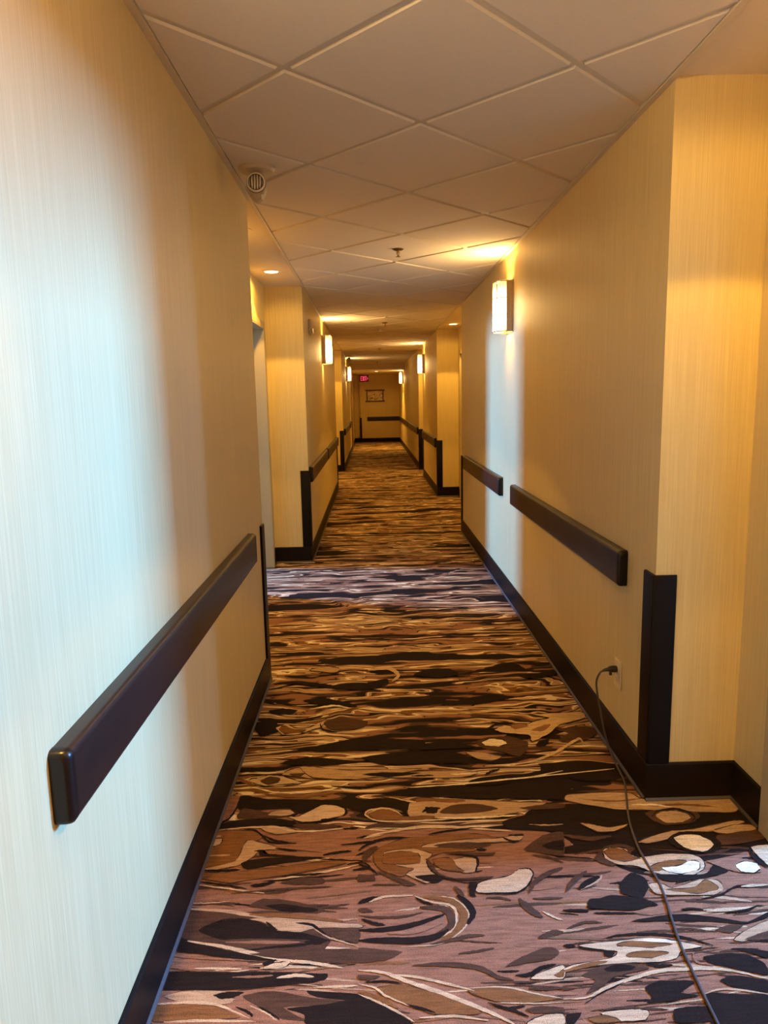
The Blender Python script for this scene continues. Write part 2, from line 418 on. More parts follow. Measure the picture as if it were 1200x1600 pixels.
# the near part of the carpet's marbled pattern: woven yarn areas, each a flat patch of the floor mesh
# (P colour outline, S colour width path; coordinates are a 1/3.75 grid over eight survey sheets)
SHEETS = dict(A=(240, 1400), B=(560, 1400), C=(880, 1400), D=(280, 1200), E=(560, 1200), F=(880, 1240), G=(340, 1040), H=(640, 1040))
YARN = """
A base
P M 190,0 1200,0 1200,330 1200,620 0,640 0,560 120,230
B base
P M 0,0 1200,0 1200,750 0,750
C base
P M 0,0 1210,0 1210,750 0,750
D base
P M 200,370 1200,370 1200,750 40,750 100,600
E base
P M 0,380 1200,380 1200,750 0,750
F base
P M 0,380 240,380 1200,300 1200,750 0,750
P D 20,60 1000,90 1130,200 1200,280 1200,320 820,400 500,480 340,440 240,380 30,390 -120,340 60,300 -20,250 -160,200 -20,160 20,100
A
P B 100,70 430,100 700,140 1060,185 980,335 700,340 120,330
P B 560,65 640,20 800,30 1000,80 960,105 800,95
P D 650,60 760,50 960,80 940,100 760,95
S T 22 190,80 400,90 600,120 900,150 1200,140
S R 32 560,113 760,120 940,140 1110,152
P T 560,140 720,130 1200,170 1200,190 960,190 860,215 720,205 650,160
P D 260,205 400,140 520,135 620,155 720,205 880,220 1040,270 800,255 520,255 390,260
S D 18 660,155 690,185 725,205
S D 20 835,160 930,175 980,215 1050,255 1200,280
P B 1000,200 1200,190 1200,280 1080,255
S T 10 920,180 1010,240 1100,270 1200,300
S M 20 420,275 700,275 860,275
S D 18 540,325 700,305 880,290 1000,268
P D 880,275 960,255 1040,262 960,290
P D 110,240 200,260 420,320 700,375 560,380 300,350 100,320
S L 24 200,268 400,300 560,335 720,370 900,400
P B 560,345 860,315 1210,320 1210,395 960,390 730,370
S L 20 830,380 950,400 1110,425
P D 640,395 720,375 690,410 650,415
P L 700,400 800,390 760,425 640,430
S M 10 100,355 260,370 420,375 600,385
S M 12 80,420 250,440
P D 60,450 400,450 800,450 1010,465 1010,490 900,515 520,550 100,570 30,500
S L 14 240,430 400,430 520,432
S L 22 720,485 840,470 940,478
P D 940,460 1020,460 1010,485 950,490
S M 14 460,480 600,478 700,470
S L 16 960,540 1100,535 1200,530
P M 0,575 200,560 500,560 900,560 1200,600 1200,750 0,760
P T 60,590 200,560 420,565 350,590 480,610 400,640 140,620
P D 350,585 440,565 530,570 470,600 400,610
P R 0,650 200,640 360,655 510,715 300,730 0,740
S L 16 0,640 200,630 380,645 560,720
S L 16 60,745 300,735 600,740
P B 520,590 700,560 920,600 1150,625 900,650 760,660 900,740 720,720 600,650
S D 18 480,655 560,690 580,715
S D 18 620,655 680,690 740,730
S L 10 560,645 660,690 720,735
P D 780,665 1000,640 1200,610 1200,760 900,760 880,700
P D 900,560 1200,580 1200,620 960,600
B
S D 26 0,45 60,25 140,10
S L 14 60,40 160,8 320,0
S D 14 330,10 380,40 440,55
S R 52 380,10 520,20 610,80 620,150 560,220 480,270
S L 9 420,0 560,20 640,90 640,160 590,220 480,285 250,305
S L 14 330,5 430,40 540,60 575,110 565,180 520,225 420,270
S B 44 360,70 500,80 545,130 530,190 440,235
S D 30 0,205 160,200 330,170 510,110
S D 42 0,265 150,265 330,265 460,240 530,200
S M 22 170,225 330,215 500,160
S D 20 20,140 90,165 160,175
S B 14 0,120 120,130 260,125 380,100
P B 0,80 50,75 90,100 20,100
S D 42 580,0 640,50 670,110 640,170
S B 24 420,290 560,260 640,240 740,235
P B 0,310 140,320 260,330 160,380 0,395
S B 30 320,412 450,405 600,410 720,430 820,480 915,500
P B 860,420 960,360 1080,310 1140,305 1180,335 1130,375 980,400
S B 36 1055,250 1130,225 1200,215
S B 40 940,20 1000,80 1080,130
S B 14 750,15 830,15 900,30
S B 14 1020,20 1200,15
S L 12 1080,95 1150,130 1200,145
P L 1010,490 1080,450 1200,410 1200,490
S D 26 920,470 1000,465 1080,425 1160,405
P R 1150,470 1200,440 1200,480
S B 28 1000,545 1080,545 1200,545
P R 110,545 240,525 400,560 560,610 720,690 560,700 420,690 280,640 150,590
S R 30 0,565 120,605 240,665
P R 640,560 800,540 960,565 1130,600 1200,605 1000,630 800,620
S L 26 0,440 150,455 300,510 480,570 660,640 800,700 940,770
S L 16 180,465 340,480 520,520 680,560
S L 10 640,545 860,540 1050,580 1200,605
S L 8 800,630 1000,635 1200,630
S D 20 760,630 850,660 920,680 1000,715
S D 14 860,665 980,650
P B 980,670 1060,650 1200,660 1200,690 1020,690
P L 1000,740 1100,700 1200,700 1200,770 1000,770
P D 0,585 120,640 240,700 330,770 0,770
S L 14 0,580 120,630 240,690 330,745
S L 16 360,720 560,710 760,735
S D 18 280,640 370,665 450,690
P B 0,465 130,475 60,500 0,490
S D 14 40,510 160,505 260,518
S L 12 0,520 100,545 160,590 300,650
C
P D 160,20 440,10 560,60 420,65 160,70
S D 14 180,105 300,105 430,105
S D 14 0,90 150,95
P D 390,155 560,120 720,110 900,130 1080,155 1200,100 1200,130 1060,170 880,155 640,150
S D 14 690,90 760,80 830,88
S L 24 840,95 960,85 1140,70
S D 10 940,105 1060,95 1140,65
P B 890,205 960,175 1060,175 980,220
P T 1000,260 1080,200 1200,150 1200,210 1060,270
P B 1060,260 1200,210 1200,260
P L 90,295 300,270 500,250 640,265 820,300 700,320 660,370 560,390 300,400 0,440 60,410 280,370 320,330 200,315
S D 16 230,258 330,235 500,228 640,238 760,260 880,295
S C 18 420,268 560,265 660,275
P R 310,290 420,270 640,290 520,305 360,300
P R 370,350 480,325 620,340 520,365 400,365
S D 22 0,295 70,300
P D 240,320 300,335 290,360 240,355
S D 10 90,310 240,325
S R 26 0,450 140,410 260,390
P B 110,470 240,410 420,400 510,430 300,480 240,530 140,580 190,500
P D 240,430 320,405 430,420 380,445 260,450
S D 18 490,405 560,415 640,410
S L 22 0,610 140,600 260,540 400,490 560,445 720,435 860,430 1000,445 1200,490
S D 8 130,635 220,575 360,510
P D 480,540 560,505 740,500 770,515 690,570 800,590 640,620 490,635 520,600
P D 820,360 960,340 1080,350 1180,400 1200,470 1000,430 860,400
S M 12 760,340 780,390 880,410
P D 980,315 1060,310 1200,330 1200,370 1080,335
P D 920,500 1000,470 1200,500 1200,570 1000,540
P D 840,580 1000,580 1210,590 1210,770 880,770
S T 12 820,580 960,550 1200,580
P D 650,670 740,655 860,655 860,740 660,750
S B 14 210,675 380,660 480,665
P L 220,690 400,670 500,680 480,730 300,740
P R 150,725 240,705 340,740 200,750
P D 20,700 110,690 60,760 20,760
P B 0,540 80,545 0,560
S B 16 20,200 120,160 230,160
D
P D 340,0 560,5 660,0 560,25 380,25
P T 600,40 720,0 1200,0 1200,50 860,70 700,55
P B 640,40 740,35 700,60
P L 380,70 480,50 600,55 720,90 600,110 470,110
P B 480,80 540,55 600,65 580,95 520,110
S R 22 330,60 400,90 440,110
S C 8 400,110 560,145 700,150 880,130 1000,90
S R 12 420,125 560,165 760,170 960,140
S D 14 1080,45 1140,50 1200,45
S D 14 890,110 1060,120 1200,100
P T 300,140 340,150 300,165
P D 340,175 400,165 520,185 800,190 1000,190 1200,190 1200,240 1060,260 900,220 720,270 640,240 480,250 380,260 340,235
P M 270,180 360,170 330,250 270,310 210,330 250,250
S D 10 360,170 330,250 280,310 200,345
P B 380,240 520,265 620,290 520,300 340,300
P T 520,280 560,255 640,250 680,265 630,285
S D 10 660,255 690,275 600,290
P L 700,290 780,250 840,222 920,225 970,250 960,280 840,310 720,320 640,290
S D 14 970,230 980,265 960,285
S D 12 830,308 900,305
P D 220,340 340,310 560,300 690,320 640,345 460,345 240,360
P R 1090,270 1140,245 1200,240 1200,310 1130,300
S L 8 1200,240 1120,250 1090,275 1130,305 1200,318
P R 190,385 440,375 490,410 420,450 380,530 260,580 140,590
P T 480,360 620,350 700,380 560,390
P B 660,340 780,330 960,345 760,370
S L 12 220,370 380,355 560,350 680,375 860,370 1000,350
S D 10 960,360 1050,355
P L 180,430 250,420 240,450 175,470
S T 10 200,405 250,405
S T 10 160,520 300,515
P T 390,440 430,430 600,480 470,485 450,510 360,570 220,600 130,600 330,550
S D 14 370,365 440,370 490,405 540,440 690,445
S D 12 500,400 560,430 640,440
S D 18 440,490 490,490 480,510 580,520 700,525
S D 12 560,475 640,485 690,490
P D 360,565 440,540 640,525 860,530 560,570 400,600
S D 14 120,605 280,605 360,600
P R 120,620 300,620 560,590 860,555 980,560 700,620 480,650 300,675 110,650
S L 12 1060,570 900,605 700,640 540,660
S D 14 840,515 930,500 1010,490
S D 12 1030,520 1100,495 1130,490
S D 20 420,695 480,690 560,672
P B 590,680 700,650 840,650 850,680 760,690
S D 12 600,640 760,630 850,620
P D 1010,605 1070,590 1120,600
S D 10 110,670 260,690 400,715
S D 10 1040,415 1120,400
S L 10 1080,415 1200,395
S D 10 950,455 1200,430
S D 10 980,570 1080,560 1140,610
S L 10 100,690 300,715 500,740
S B 12 300,740 600,715 900,700
E
P T 0,60 300,60 600,60 700,30 560,20 300,30 0,40
P D 40,45 160,35 290,38 160,58
S D 10 310,52 440,48
S C 8 540,42 640,38 720,30
S D 14 740,45 780,25 830,10
P D 610,95 740,85 900,85 800,105 640,105
S C 8 860,70 1000,60 1200,20
S D 12 1060,40 1180,15
P D 100,155 300,140 480,122 700,120 900,125 1200,150 1200,190 900,185 660,185 480,175 300,170
P T 290,215 420,200 640,190 900,205 1100,210 960,260 760,290 480,300 300,290
P D 0,195 140,180 280,190 300,215 280,270 240,250 160,235 60,240 0,260
S L 10 180,175 300,200 340,205
S R 22 450,200 540,198 630,198
S D 20 370,265 420,245 480,240
P D 390,235 460,235 460,270 400,270
P B 490,250 560,220 700,215 820,240 760,260 600,275 480,270
P R 60,270 120,248 200,255 260,290 440,290 420,305 120,310
S L 10 50,275 120,242 200,250 260,285
S L 10 60,300 160,318 400,312 600,300
S C 10 460,297 640,298 800,290 960,280
P D 840,320 1000,275 1200,260 1200,370 900,365
P B 940,240 1040,225 1200,215 1200,240 1000,250
S T 8 1000,335 1100,340 1200,335
S B 24 40,355 140,340 420,345
S L 16 50,405 200,375 380,350 620,355 900,375
S D 10 410,395 520,375 720,350
S B 40 30,560 50,510 110,465
S D 16 0,490 60,450 160,420 300,412
P R 95,500 160,455 300,415 480,400 640,390 780,405 830,425 680,430 420,455 380,470 660,480 680,490 500,500 430,520 400,560 330,600 250,640 140,605 95,560
P T 150,500 320,480 430,510 400,545 430,600 480,640 400,680 280,630 330,595 220,575
P R 160,505 300,498 350,510 360,560 220,570 140,560
P T 370,470 420,450 640,425 800,420 900,405 970,395 940,430 800,440 560,445 460,470
S D 14 840,410 900,435 940,432
S D 12 880,400 970,400
P B 440,460 520,445 660,440 780,455 720,470 500,472
S D 16 690,483 750,485
P B 500,508 640,505 800,500 780,520 620,520
P T 550,550 620,530 690,540 680,610 620,620 570,590
P R 440,540 540,535 580,590 620,612 500,600 450,570
S D 12 510,508 620,515 690,530 700,570 690,610 730,605
P B 395,535 430,560 470,620 560,650 800,640 660,680 540,660 440,620 400,570
S D 10 395,540 420,600 500,650 640,665 780,655
P D 330,640 440,630 510,645 460,680 380,665
P L 680,700 740,670 880,640 940,600 1000,600 1020,630 990,690 930,730 820,735 700,735
S D 8 940,600 1000,595 1025,630 990,700 920,738 800,742 700,738
P D 650,675 700,680 680,740 690,760 650,750
S B 30 1000,740 1040,670 1120,620 1200,590
P B 970,480 1080,400 1200,380 1200,520 1040,500
P D 1075,460 1140,435 1200,430 1200,490 1110,480
S B 12 1020,515 1120,530 1200,560
P B 0,630 90,640 100,665 0,670
S D 14 0,570 60,590 110,625
S B 10 80,690 260,690
P B 100,610 250,650 340,690 280,695 160,640
S B 26 560,700 620,760
F
P T 40,10 380,0 480,40 960,30 1030,90 980,115 760,110 500,100 300,95 20,45
S R 10 100,40 300,50 450,35
S R 12 500,80 700,70 900,85
S C 10 400,72 520,70 640,85
P B 480,120 560,100 760,110 800,140 740,180 600,190 520,160
S D 12 520,140 560,105 680,98 770,140 740,180
P T 540,135 580,112 660,108 730,125 745,150 690,175 600,175
P T 100,180 160,185 270,205 380,185 300,225 200,225
S D 10 190,190 280,200
S B 26 0,250 150,270 280,255
P T 440,290 540,250 640,225 760,215 1000,165 1060,175 880,225 700,230 620,270 500,295
P T 880,225 1000,190 1100,190 1130,215 1000,245
P B 900,250 1130,220 1190,270 940,310
P D 610,270 680,230 800,230 900,270 930,310 880,350 760,350 660,320
P C 650,265 700,248 780,248 860,280 880,310 830,345 750,335 690,310
P B 180,390 240,320 330,300 420,330 300,430
P L 235,340 280,320 360,330 400,365 450,380 600,360 760,365 820,400 820,450 740,490 620,490 500,455 430,430 320,420 250,385
P R 240,345 290,325 350,335 420,380 450,385 380,400 290,395
P R 500,440 600,400 720,400 700,420 560,460
P C 580,440 680,430 740,400 800,410 790,450 700,475 620,465
P M 840,400 960,385 1080,390 1160,430 1160,465 1060,470 960,450
P C 1010,425 1060,405 1130,415 1155,445 1110,470 1040,460
P D 820,480 880,425 970,460 880,490 760,510 620,520 500,480
P D 330,530 400,470 480,500 500,560 460,620 340,590
S B 34 20,580 60,520 140,460
S T 12 100,570 200,520 230,480
P D 90,560 120,520 200,485 215,500 150,545 100,570
P D 150,650 280,600 460,620 540,650 420,690 160,680
P T 500,540 560,530 640,560 800,510 900,515 940,560 880,600 620,600 540,590
P R 600,570 760,560 830,515 900,545 900,570 780,590
S D 18 660,530 700,515 740,510
S D 12 780,630 920,600 1020,550 1200,540
S L 16 1040,550 1200,540
S D 12 690,685 780,680
S L 16 820,690 960,690 1130,670
S D 8 940,705 1060,690 1140,665 1200,665
P L 1100,320 1210,310 1210,430 1150,380
S D 24 1090,330 1120,380 1200,440
S D 14 0,690 150,690
G
P T 480,600 560,600 780,620 1200,610 820,670 560,660
P D 320,110 480,95 620,110 760,130 980,80 1000,110 880,150 700,140 480,115
P D 500,210 620,195 760,220 820,245 640,245
P D 300,270 380,255 470,265 420,290 320,285
P D 210,340 340,330 360,390 250,420
P D 520,490 760,440 900,435 1200,440 1200,490 900,500 600,510
P D 840,545 1000,520 1200,530 1200,580 960,585
P D 360,580 520,540 840,570 600,590
P L 345,370 400,350 460,375 530,372 600,340 640,320 600,365 520,392 460,408 380,408
P R 360,375 400,360 460,385 520,380 460,400 390,400
P D 850,645 960,630 1200,635 1000,660
P L 240,665 300,650 380,655 480,690 380,700 280,710 180,680
P B 250,680 310,655 370,665 350,695 290,705
S C 10 540,260 680,240 780,255
S T 16 420,150 560,160 700,160
P T 540,30 640,10 720,25 680,45
S L 22 880,30 1000,20 1060,60 1020,100
P B 620,340 720,310 880,330 840,370 680,385
S D 10 600,345 620,380 700,395
H
P D 20,60 120,20 240,25 290,55 180,75
P D 640,60 760,45 860,35 860,60 700,80
P D 180,235 300,205 480,170 600,190 400,230
P D 0,520 120,510 300,520 400,560 560,545 720,540 560,580 300,575 0,575
P B 390,450 450,425 580,420 690,450 690,500 640,540 540,510 430,490
P C 425,455 470,435 540,440 570,460 520,478 450,475
P T 330,515 420,515 540,540 480,560 400,550
P L 500,380 560,355 640,365 740,330 820,310 720,290 860,285 1000,275 1030,310 880,350 820,400 720,450 700,410 560,400
P M 590,360 660,345 700,360 620,380
P M 710,385 780,355 830,350 780,390
P D 740,480 760,445 820,435 800,470
P B 870,440 930,400 860,380 960,360 1090,370 1080,420 960,460
S L 16 1020,470 1000,435 960,450 860,510 740,560 600,590
P D 0,480 180,450 400,480 300,490 0,500
P D 900,650 1050,650 1200,640 1200,680 1000,680
P D 0,720 200,710 400,715 600,730 600,750 0,750
S C 8 0,720 300,700 700,660 1200,610
S L 10 280,345 400,340 480,335
S L 12 330,285 500,270 800,260
S D 12 450,380 520,345 620,340
"""
YCOL = dict(D=1, B=2, R=3, M=4, T=5, L=6, C=7, N=8)
def ground(u, v):
    d = F + Rv*((u-600)/FPX) + Uv*((800-v)/FPX)
    t = -EYE/d.z
    return d.x*t, d.y*t
def weave(bm):
    rng = random.Random(4); lift = 0.0004; sh = (0, 0)
    lines = YARN.strip().splitlines()
    first = lines.index('A'); named = set(lines[first:])
    slivers = []                      # short thin yarn streaks between the larger figures
    for q in range(420):
        u, v = rng.uniform(230, 1200), rng.uniform(1325, 1612)
        mid = abs(u-700) < 170
        if mid and rng.random() < (0.9 if v < 1530 else 0.5): continue
        ln_ = rng.uniform(30, 130); sl = rng.uniform(-0.10, 0.16)
        slivers.append('S %s %.1f %.0f,%.0f %.0f,%.0f %.0f,%.0f' % (rng.choice('DBBBBRTLNM'), rng.uniform(6, 20), (u-ln_/2-640)*3.75, (v+ln_/2*sl-1040)*3.75,
                       (u-640)*3.75, (v-1040+rng.uniform(-2, 2))*3.75, (u+ln_/2-640)*3.75, (v-ln_/2*sl-1040)*3.75))
    for ln in lines[:first] + ['H base'] + slivers + lines[first:]:
        w = ln.split()
        if w[0] in SHEETS and (len(w) == 1 or w[1] == 'base'):
            sh = SHEETS[w[0]]; continue
        k = 3 if w[0] == 'S' else 2
        pts = [tuple(float(c) for c in q.split(',')) for q in w[k:]]
        if w[0] == 'P':
            n = len(pts); out = []
            for i in range(n):
                a, b, c, d = (Vector(pts[(i+j-1) % n]) for j in range(4))
                for q in range(5):
                    f = q/5; cr = 0.5*((2*b)+(c-a)*f+(2*a-5*b+4*c-d)*f*f+(3*b-a-3*c+d)*f**3)
                    out.append(cr.lerp(b.lerp(c, f), 0.45))
        else:
            width = float(w[2]); P = catmull([(x, y, 0) for x, y in pts], 7); L_, R_ = [], []
            for i, p in enumerate(P):
                tg = (P[min(i+1, len(P)-1)]-P[max(i-1, 0)]).normalized(); nn = Vector((-tg.y, tg.x, 0))
                hw = 0.5*width*max(0.06, math.sin(math.pi*(i+0.3)/(len(P)-0.4)))**0.55
                L_.append(p+nn*hw); R_.append(p-nn*hw)
            out = L_ + R_[::-1]
        layers = [(out, w[1])]
        if w[0] == 'P' and w[1] in 'LCTR' and ln in named:      # dark contour yarn round the light and rust figures
            n = len(out); area2 = sum(out[i][0]*out[(i+1) % n][1]-out[(i+1) % n][0]*out[i][1] for i in range(n))
            sg = 1 if area2 > 0 else -1; big = []
            for i in range(n):
                tg = (Vector(out[(i+1) % n])-Vector(out[i-1])).to_2d()
                nn = Vector((tg.y, -tg.x)).normalized()*sg if tg.length > 1e-6 else Vector((0, 0))
                wd = 4.5+3.0*math.sin(i*0.9+len(out))
                big.append((out[i][0]+nn.x*wd, out[i][1]+nn.y*wd*0.8))
            layers.insert(0, (big, 'D' if w[1] in 'LC' else 'B'))
        for shape, colr in layers:
            lift += 0.000006
            vs = []
            for p in shape:
                x, y = ground(sh[0]+(p[0]+rng.uniform(-3.0, 3.0))/3.75, sh[1]+(p[1]+rng.uniform(-1.7, 1.7))/3.75)
                vs.append(bm.verts.new((x, y, lift)))
            f = bm.faces.new(vs); f.material_index = YCOL[colr]
            f.normal_update()
            if f.normal.z < 0: f.normal_flip()
weave(bm)
struct('floor', bm, [M_CARPET] + M_YARN)

# ceiling: diagonal lay-in tiles that drop below their grid
D = 0.8626; X0, Y1 = 0.1987, 2.7059
ANG = 0.022
def clip(poly, x0, x1, y0, y1):
    for ax, lim, sgn in ((0, x0, 1), (0, x1, -1), (1, y0, 1), (1, y1, -1)):
        out = []
        for i in range(len(poly)):
            a, b = poly[i], poly[(i+1) % len(poly)]
            ia, ib = sgn*(a[ax]-lim) >= 0, sgn*(b[ax]-lim) >= 0
            if ia: out.append(a)
            if ia != ib:
                t = (lim-a[ax])/(b[ax]-a[ax]); out.append((a[0]+t*(b[0]-a[0]), a[1]+t*(b[1]-a[1])))
        poly = out
        if len(poly) < 3: return []
    ded = []
    for p in poly:
        if not ded or (abs(p[0]-ded[-1][0])+abs(p[1]-ded[-1][1])) > 1e-4: ded.append(p)
    if len(ded) > 2 and (abs(ded[0][0]-ded[-1][0])+abs(ded[0][1]-ded[-1][1])) < 1e-4: ded.pop()
    return ded if len(ded) > 2 else []
def diamond(cx, cy, h): return [(cx-h, cy), (cx, cy-h), (cx+h, cy), (cx, cy+h)]
bm = BM()
hb = D/2 - 0.013*math.sqrt(2)          # half diagonal less the 26 mm grid bar
for j in range(-10, 24):
    for i in range(-2, 3):
        for cx, cy in ((X0+i*D, Y1+(j+.5)*D), (X0+(i+.5)*D, Y1+j*D)):
            big = clip(diamond(cx, cy, hb), XL+ANG, XR-ANG, YB+ANG, SOF_Y)
            if not big: continue
            small = clip(diamond(cx, cy, hb-0.006), XL+ANG+0.003, XR-ANG-0.003, YB+ANG+.003, SOF_Y-.003)
            if len(small) == len(big):
                top = [bm.verts.new((x, y, H)) for x, y in big]; low = [bm.verts.new((x, y, H-0.007)) for x, y in small]
                n = len(top); fs = [bm.faces.new(low), bm.faces.new(top)]
                for k in range(n): fs.append(bm.faces.new((top[k], top[(k+1) % n], low[(k+1) % n], low[k])))
                bmesh.ops.recalc_face_normals(bm, faces=fs)
            else:
                prism(bm, big, 'z', H-0.006, H)
box(bm, XL, XR, YB, SOF_Y, H, H+0.05, mi=1)
struct('ceiling', bm, [M_TILE, M_GRID])
bm = BM()
for y0, y1 in RA: box(bm, XR, ARX, y0, y1, H, H+0.05)
for y0, y1 in LA: box(bm, ALX, XL, y0, y1, H, H+0.05)
struct('ceiling.001', bm, M_GYP)
bm = BM(); box(bm, XL, XR, SOF_Y, YE+0.3, SOF_Z, H+0.05); struct('ceiling.002', bm, M_GYP)
# wall angle that edges the grid
bm = BM(); box(bm, XL, XL+ANG, YB, SOF_Y, H-0.012, H); struct('trim_1', bm, M_GRID)
bm = BM(); box(bm, XR-ANG, XR, YB, SOF_Y, H-0.012, H); struct('trim_2', bm, M_GRID)

# baseboards: black vinyl base with a small toe
BH, BT = 0.145, 0.010
def base_run(bm, axis, fixed, out, a, b):
    """axis the run goes along; fixed = wall plane; out = +1/-1 side the base stands on"""
    t = [0, out*BT, out*BT, out*(BT-0.004), 0]; z = [0.0, 0.0, BH-0.006, BH, BH]
    toe = [(0, 0), (out*(BT+0.006), 0), (out*(BT+0.006), 0.006), (out*BT, 0.014), (0, 0.014)]
    prism(bm, [(fixed+tt, zz) for tt, zz in zip(t, z)], 'y' if axis == 'y' else 'x', a, b)
    prism(bm, [(fixed+tt, zz) for tt, zz in toe], 'y' if axis == 'y' else 'x', a, b, mi=1)
bm = BM()
for y0, y1 in LW: base_run(bm, 'y', XL, 1, y0, y1 if y1 < 24 else 24.6)
for k, (y0, y1) in enumerate(LA):
    base_run(bm, 'x', y0, 1, ALX, XL+BT); base_run(bm, 'x', y1, -1, ALX, XL+BT)
    e = [y0] + [v for d in LDOORS[k] for v in (d[0]-0.055, d[1]+0.055)] + [y1]
    for q in range(0, len(e), 2): base_run(bm, 'y', ALX, 1, e[q], e[q+1])
struct('baseboard_left', bm, [M_BASE, M_SHOE])
bm = BM()
for y0, y1 in RW + [(YB, RA[0][0])]: base_run(bm, 'y', XR, -1, y0, y1)
for k, (y0, y1) in enumerate(RA):
    base_run(bm, 'x', y0, 1, XR-BT, ARX); base_run(bm, 'x', y1, -1, XR-BT, ARX)
    e = [y0] + [v for d in RDOORS[k] for v in (d[0]-0.055, d[1]+0.055)] + [y1]
    for q in range(0, len(e), 2): base_run(bm, 'y', ARX, -1, e[q], e[q+1])
struct('baseboard_right', bm, [M_BASE, M_SHOE])
bm = BM()
base_run(bm, 'x', YE, -1, -0.372-BT, XR); base_run(bm, 'x', YE+0.15, -1, XL, -0.372); base_run(bm, 'y', -0.372, -1, YE, YE+0.15)
struct('baseboard_end', bm, [M_BASE, M_SHOE])

# ------------------------------------------------------------------ doors
door_n = [0]
def door(side, y0, y1, opened=False, mat=M_DOOR):
    door_n[0] += 1
    sx = 1 if side == 'R' else -1          # direction into the room
    xw = ARX if side == 'R' else ALX
    bm = BM()
    # pressed metal frame: casings on the corridor face, jamb lining, stop
    c, pr = 0.05, 0.014
    def bx(xa, xb, ya, yb, za, zb): box(bm, min(xa, xb), max(xa, xb), ya, yb, za, zb, 0.003, 1)
    xo = xw - sx*pr; xi = xw + sx*(TH+0.014)
    for ya, yb in ((y0-c, y0), (y1, y1+c)):
        bx(xo, xw, ya, yb, 0.0, DH+c); bx(xw+sx*TH, xi, ya, yb, 0.0, DH+c)
    bx(xo, xw, y0, y1, DH, DH+c); bx(xw+sx*TH, xi, y0, y1, DH, DH+c)
    l = 0.012
    bx(xo, xi, y0, y0+l, 0, DH); bx(xo, xi, y1-l, y1, 0, DH); bx(xo, xi, y0+l, y1-l, DH-l, DH)
    s0, s1 = xw+sx*0.085, xw+sx*0.105
    bx(s0, s1, y0+l, y0+l+0.015, 0, DH-l); bx(s0, s1, y1-l-0.015, y1-l, 0, DH-l); bx(s0, s1, y0+l, y1-l, DH-l-0.015, DH-l)
    fr = struct('door_%d' % door_n[0], bm, M_FRAME)
    w = (y1-y0)-2*l-0.006
    bm = BM()                              # slab built hinge at origin, extending -y, thickness toward the room
    box(bm, min(0, sx*0.044), max(0, sx*0.044), -w, 0, 0.008, DH-l-0.004, 0.002, 1)
    sl = mesh('door_slab', bm, mat, fr)
    sl.location = (xw+sx*0.106, y1-l-0.003, 0)
    bm = BM()
    for s in (-1, 1):
        xb = (0 if s == -1 else 0.044)*sx
        lathe(bm, [(0.026, 0), (0.026, s*sx*0.010), (0.011, s*sx*0.012), (0.011, s*sx*0.05)], (xb, -w+0.07, 1.0), 20, 'x')
        tube(bm, [(xb+s*sx*0.048, -w+0.066, 1.0), (xb+s*sx*0.05, -w+0.12, 1.0), (xb+s*sx*0.05, -w+0.19, 0.998)], 0.009)
    hd = mesh('door_handle', bm, M_METAL, sl, smooth=True)
    bm = BM()
    for hz in (0.22, 1.03, 1.82): lathe(bm, [(0.007, -0.05), (0.007, 0.05)], (sx*0.047, 0.004, hz), 12, 'z')
    mesh('hinge', bm, M_METAL, sl, smooth=True)
    if opened:
        sl.location = (xw+sx*(TH+0.012), y0+l+0.003, 0)
        sl.rotation_euler = (0, 0, sx*math.radians(94))
    return fr
for k, ds in LDOORS.items():
    for j, (y0, y1) in enumerate(ds): door('L', y0, y1, opened=(k == 0 and j == 1))
for k, ds in RDOORS.items():
    for j, (y0, y1) in enumerate(ds): door('R', y0, y1, opened=(k == 0 and j == 1))
# brown door set flush in the far left wall
door_n[0] += 1
bm = BM()
FD0, FD1 = 20.75, 22.1
for ya, yb in ((FD0-0.06, FD0), (FD1, FD1+0.06)): box(bm, XL, XL+0.02, ya, yb, 0, 2.12, 0.003, 1)
box(bm, XL, XL+0.02, FD0, FD1, 2.06, 2.12, 0.003, 1)
fr = struct('door_%d' % door_n[0], bm, M_DOORD)
bm = BM(); box(bm, XL, XL+0.012, FD0+.003, FD1-.003, 0.01, 2.057, 0.002, 1); mesh('door_slab', bm, M_DOORD, fr)

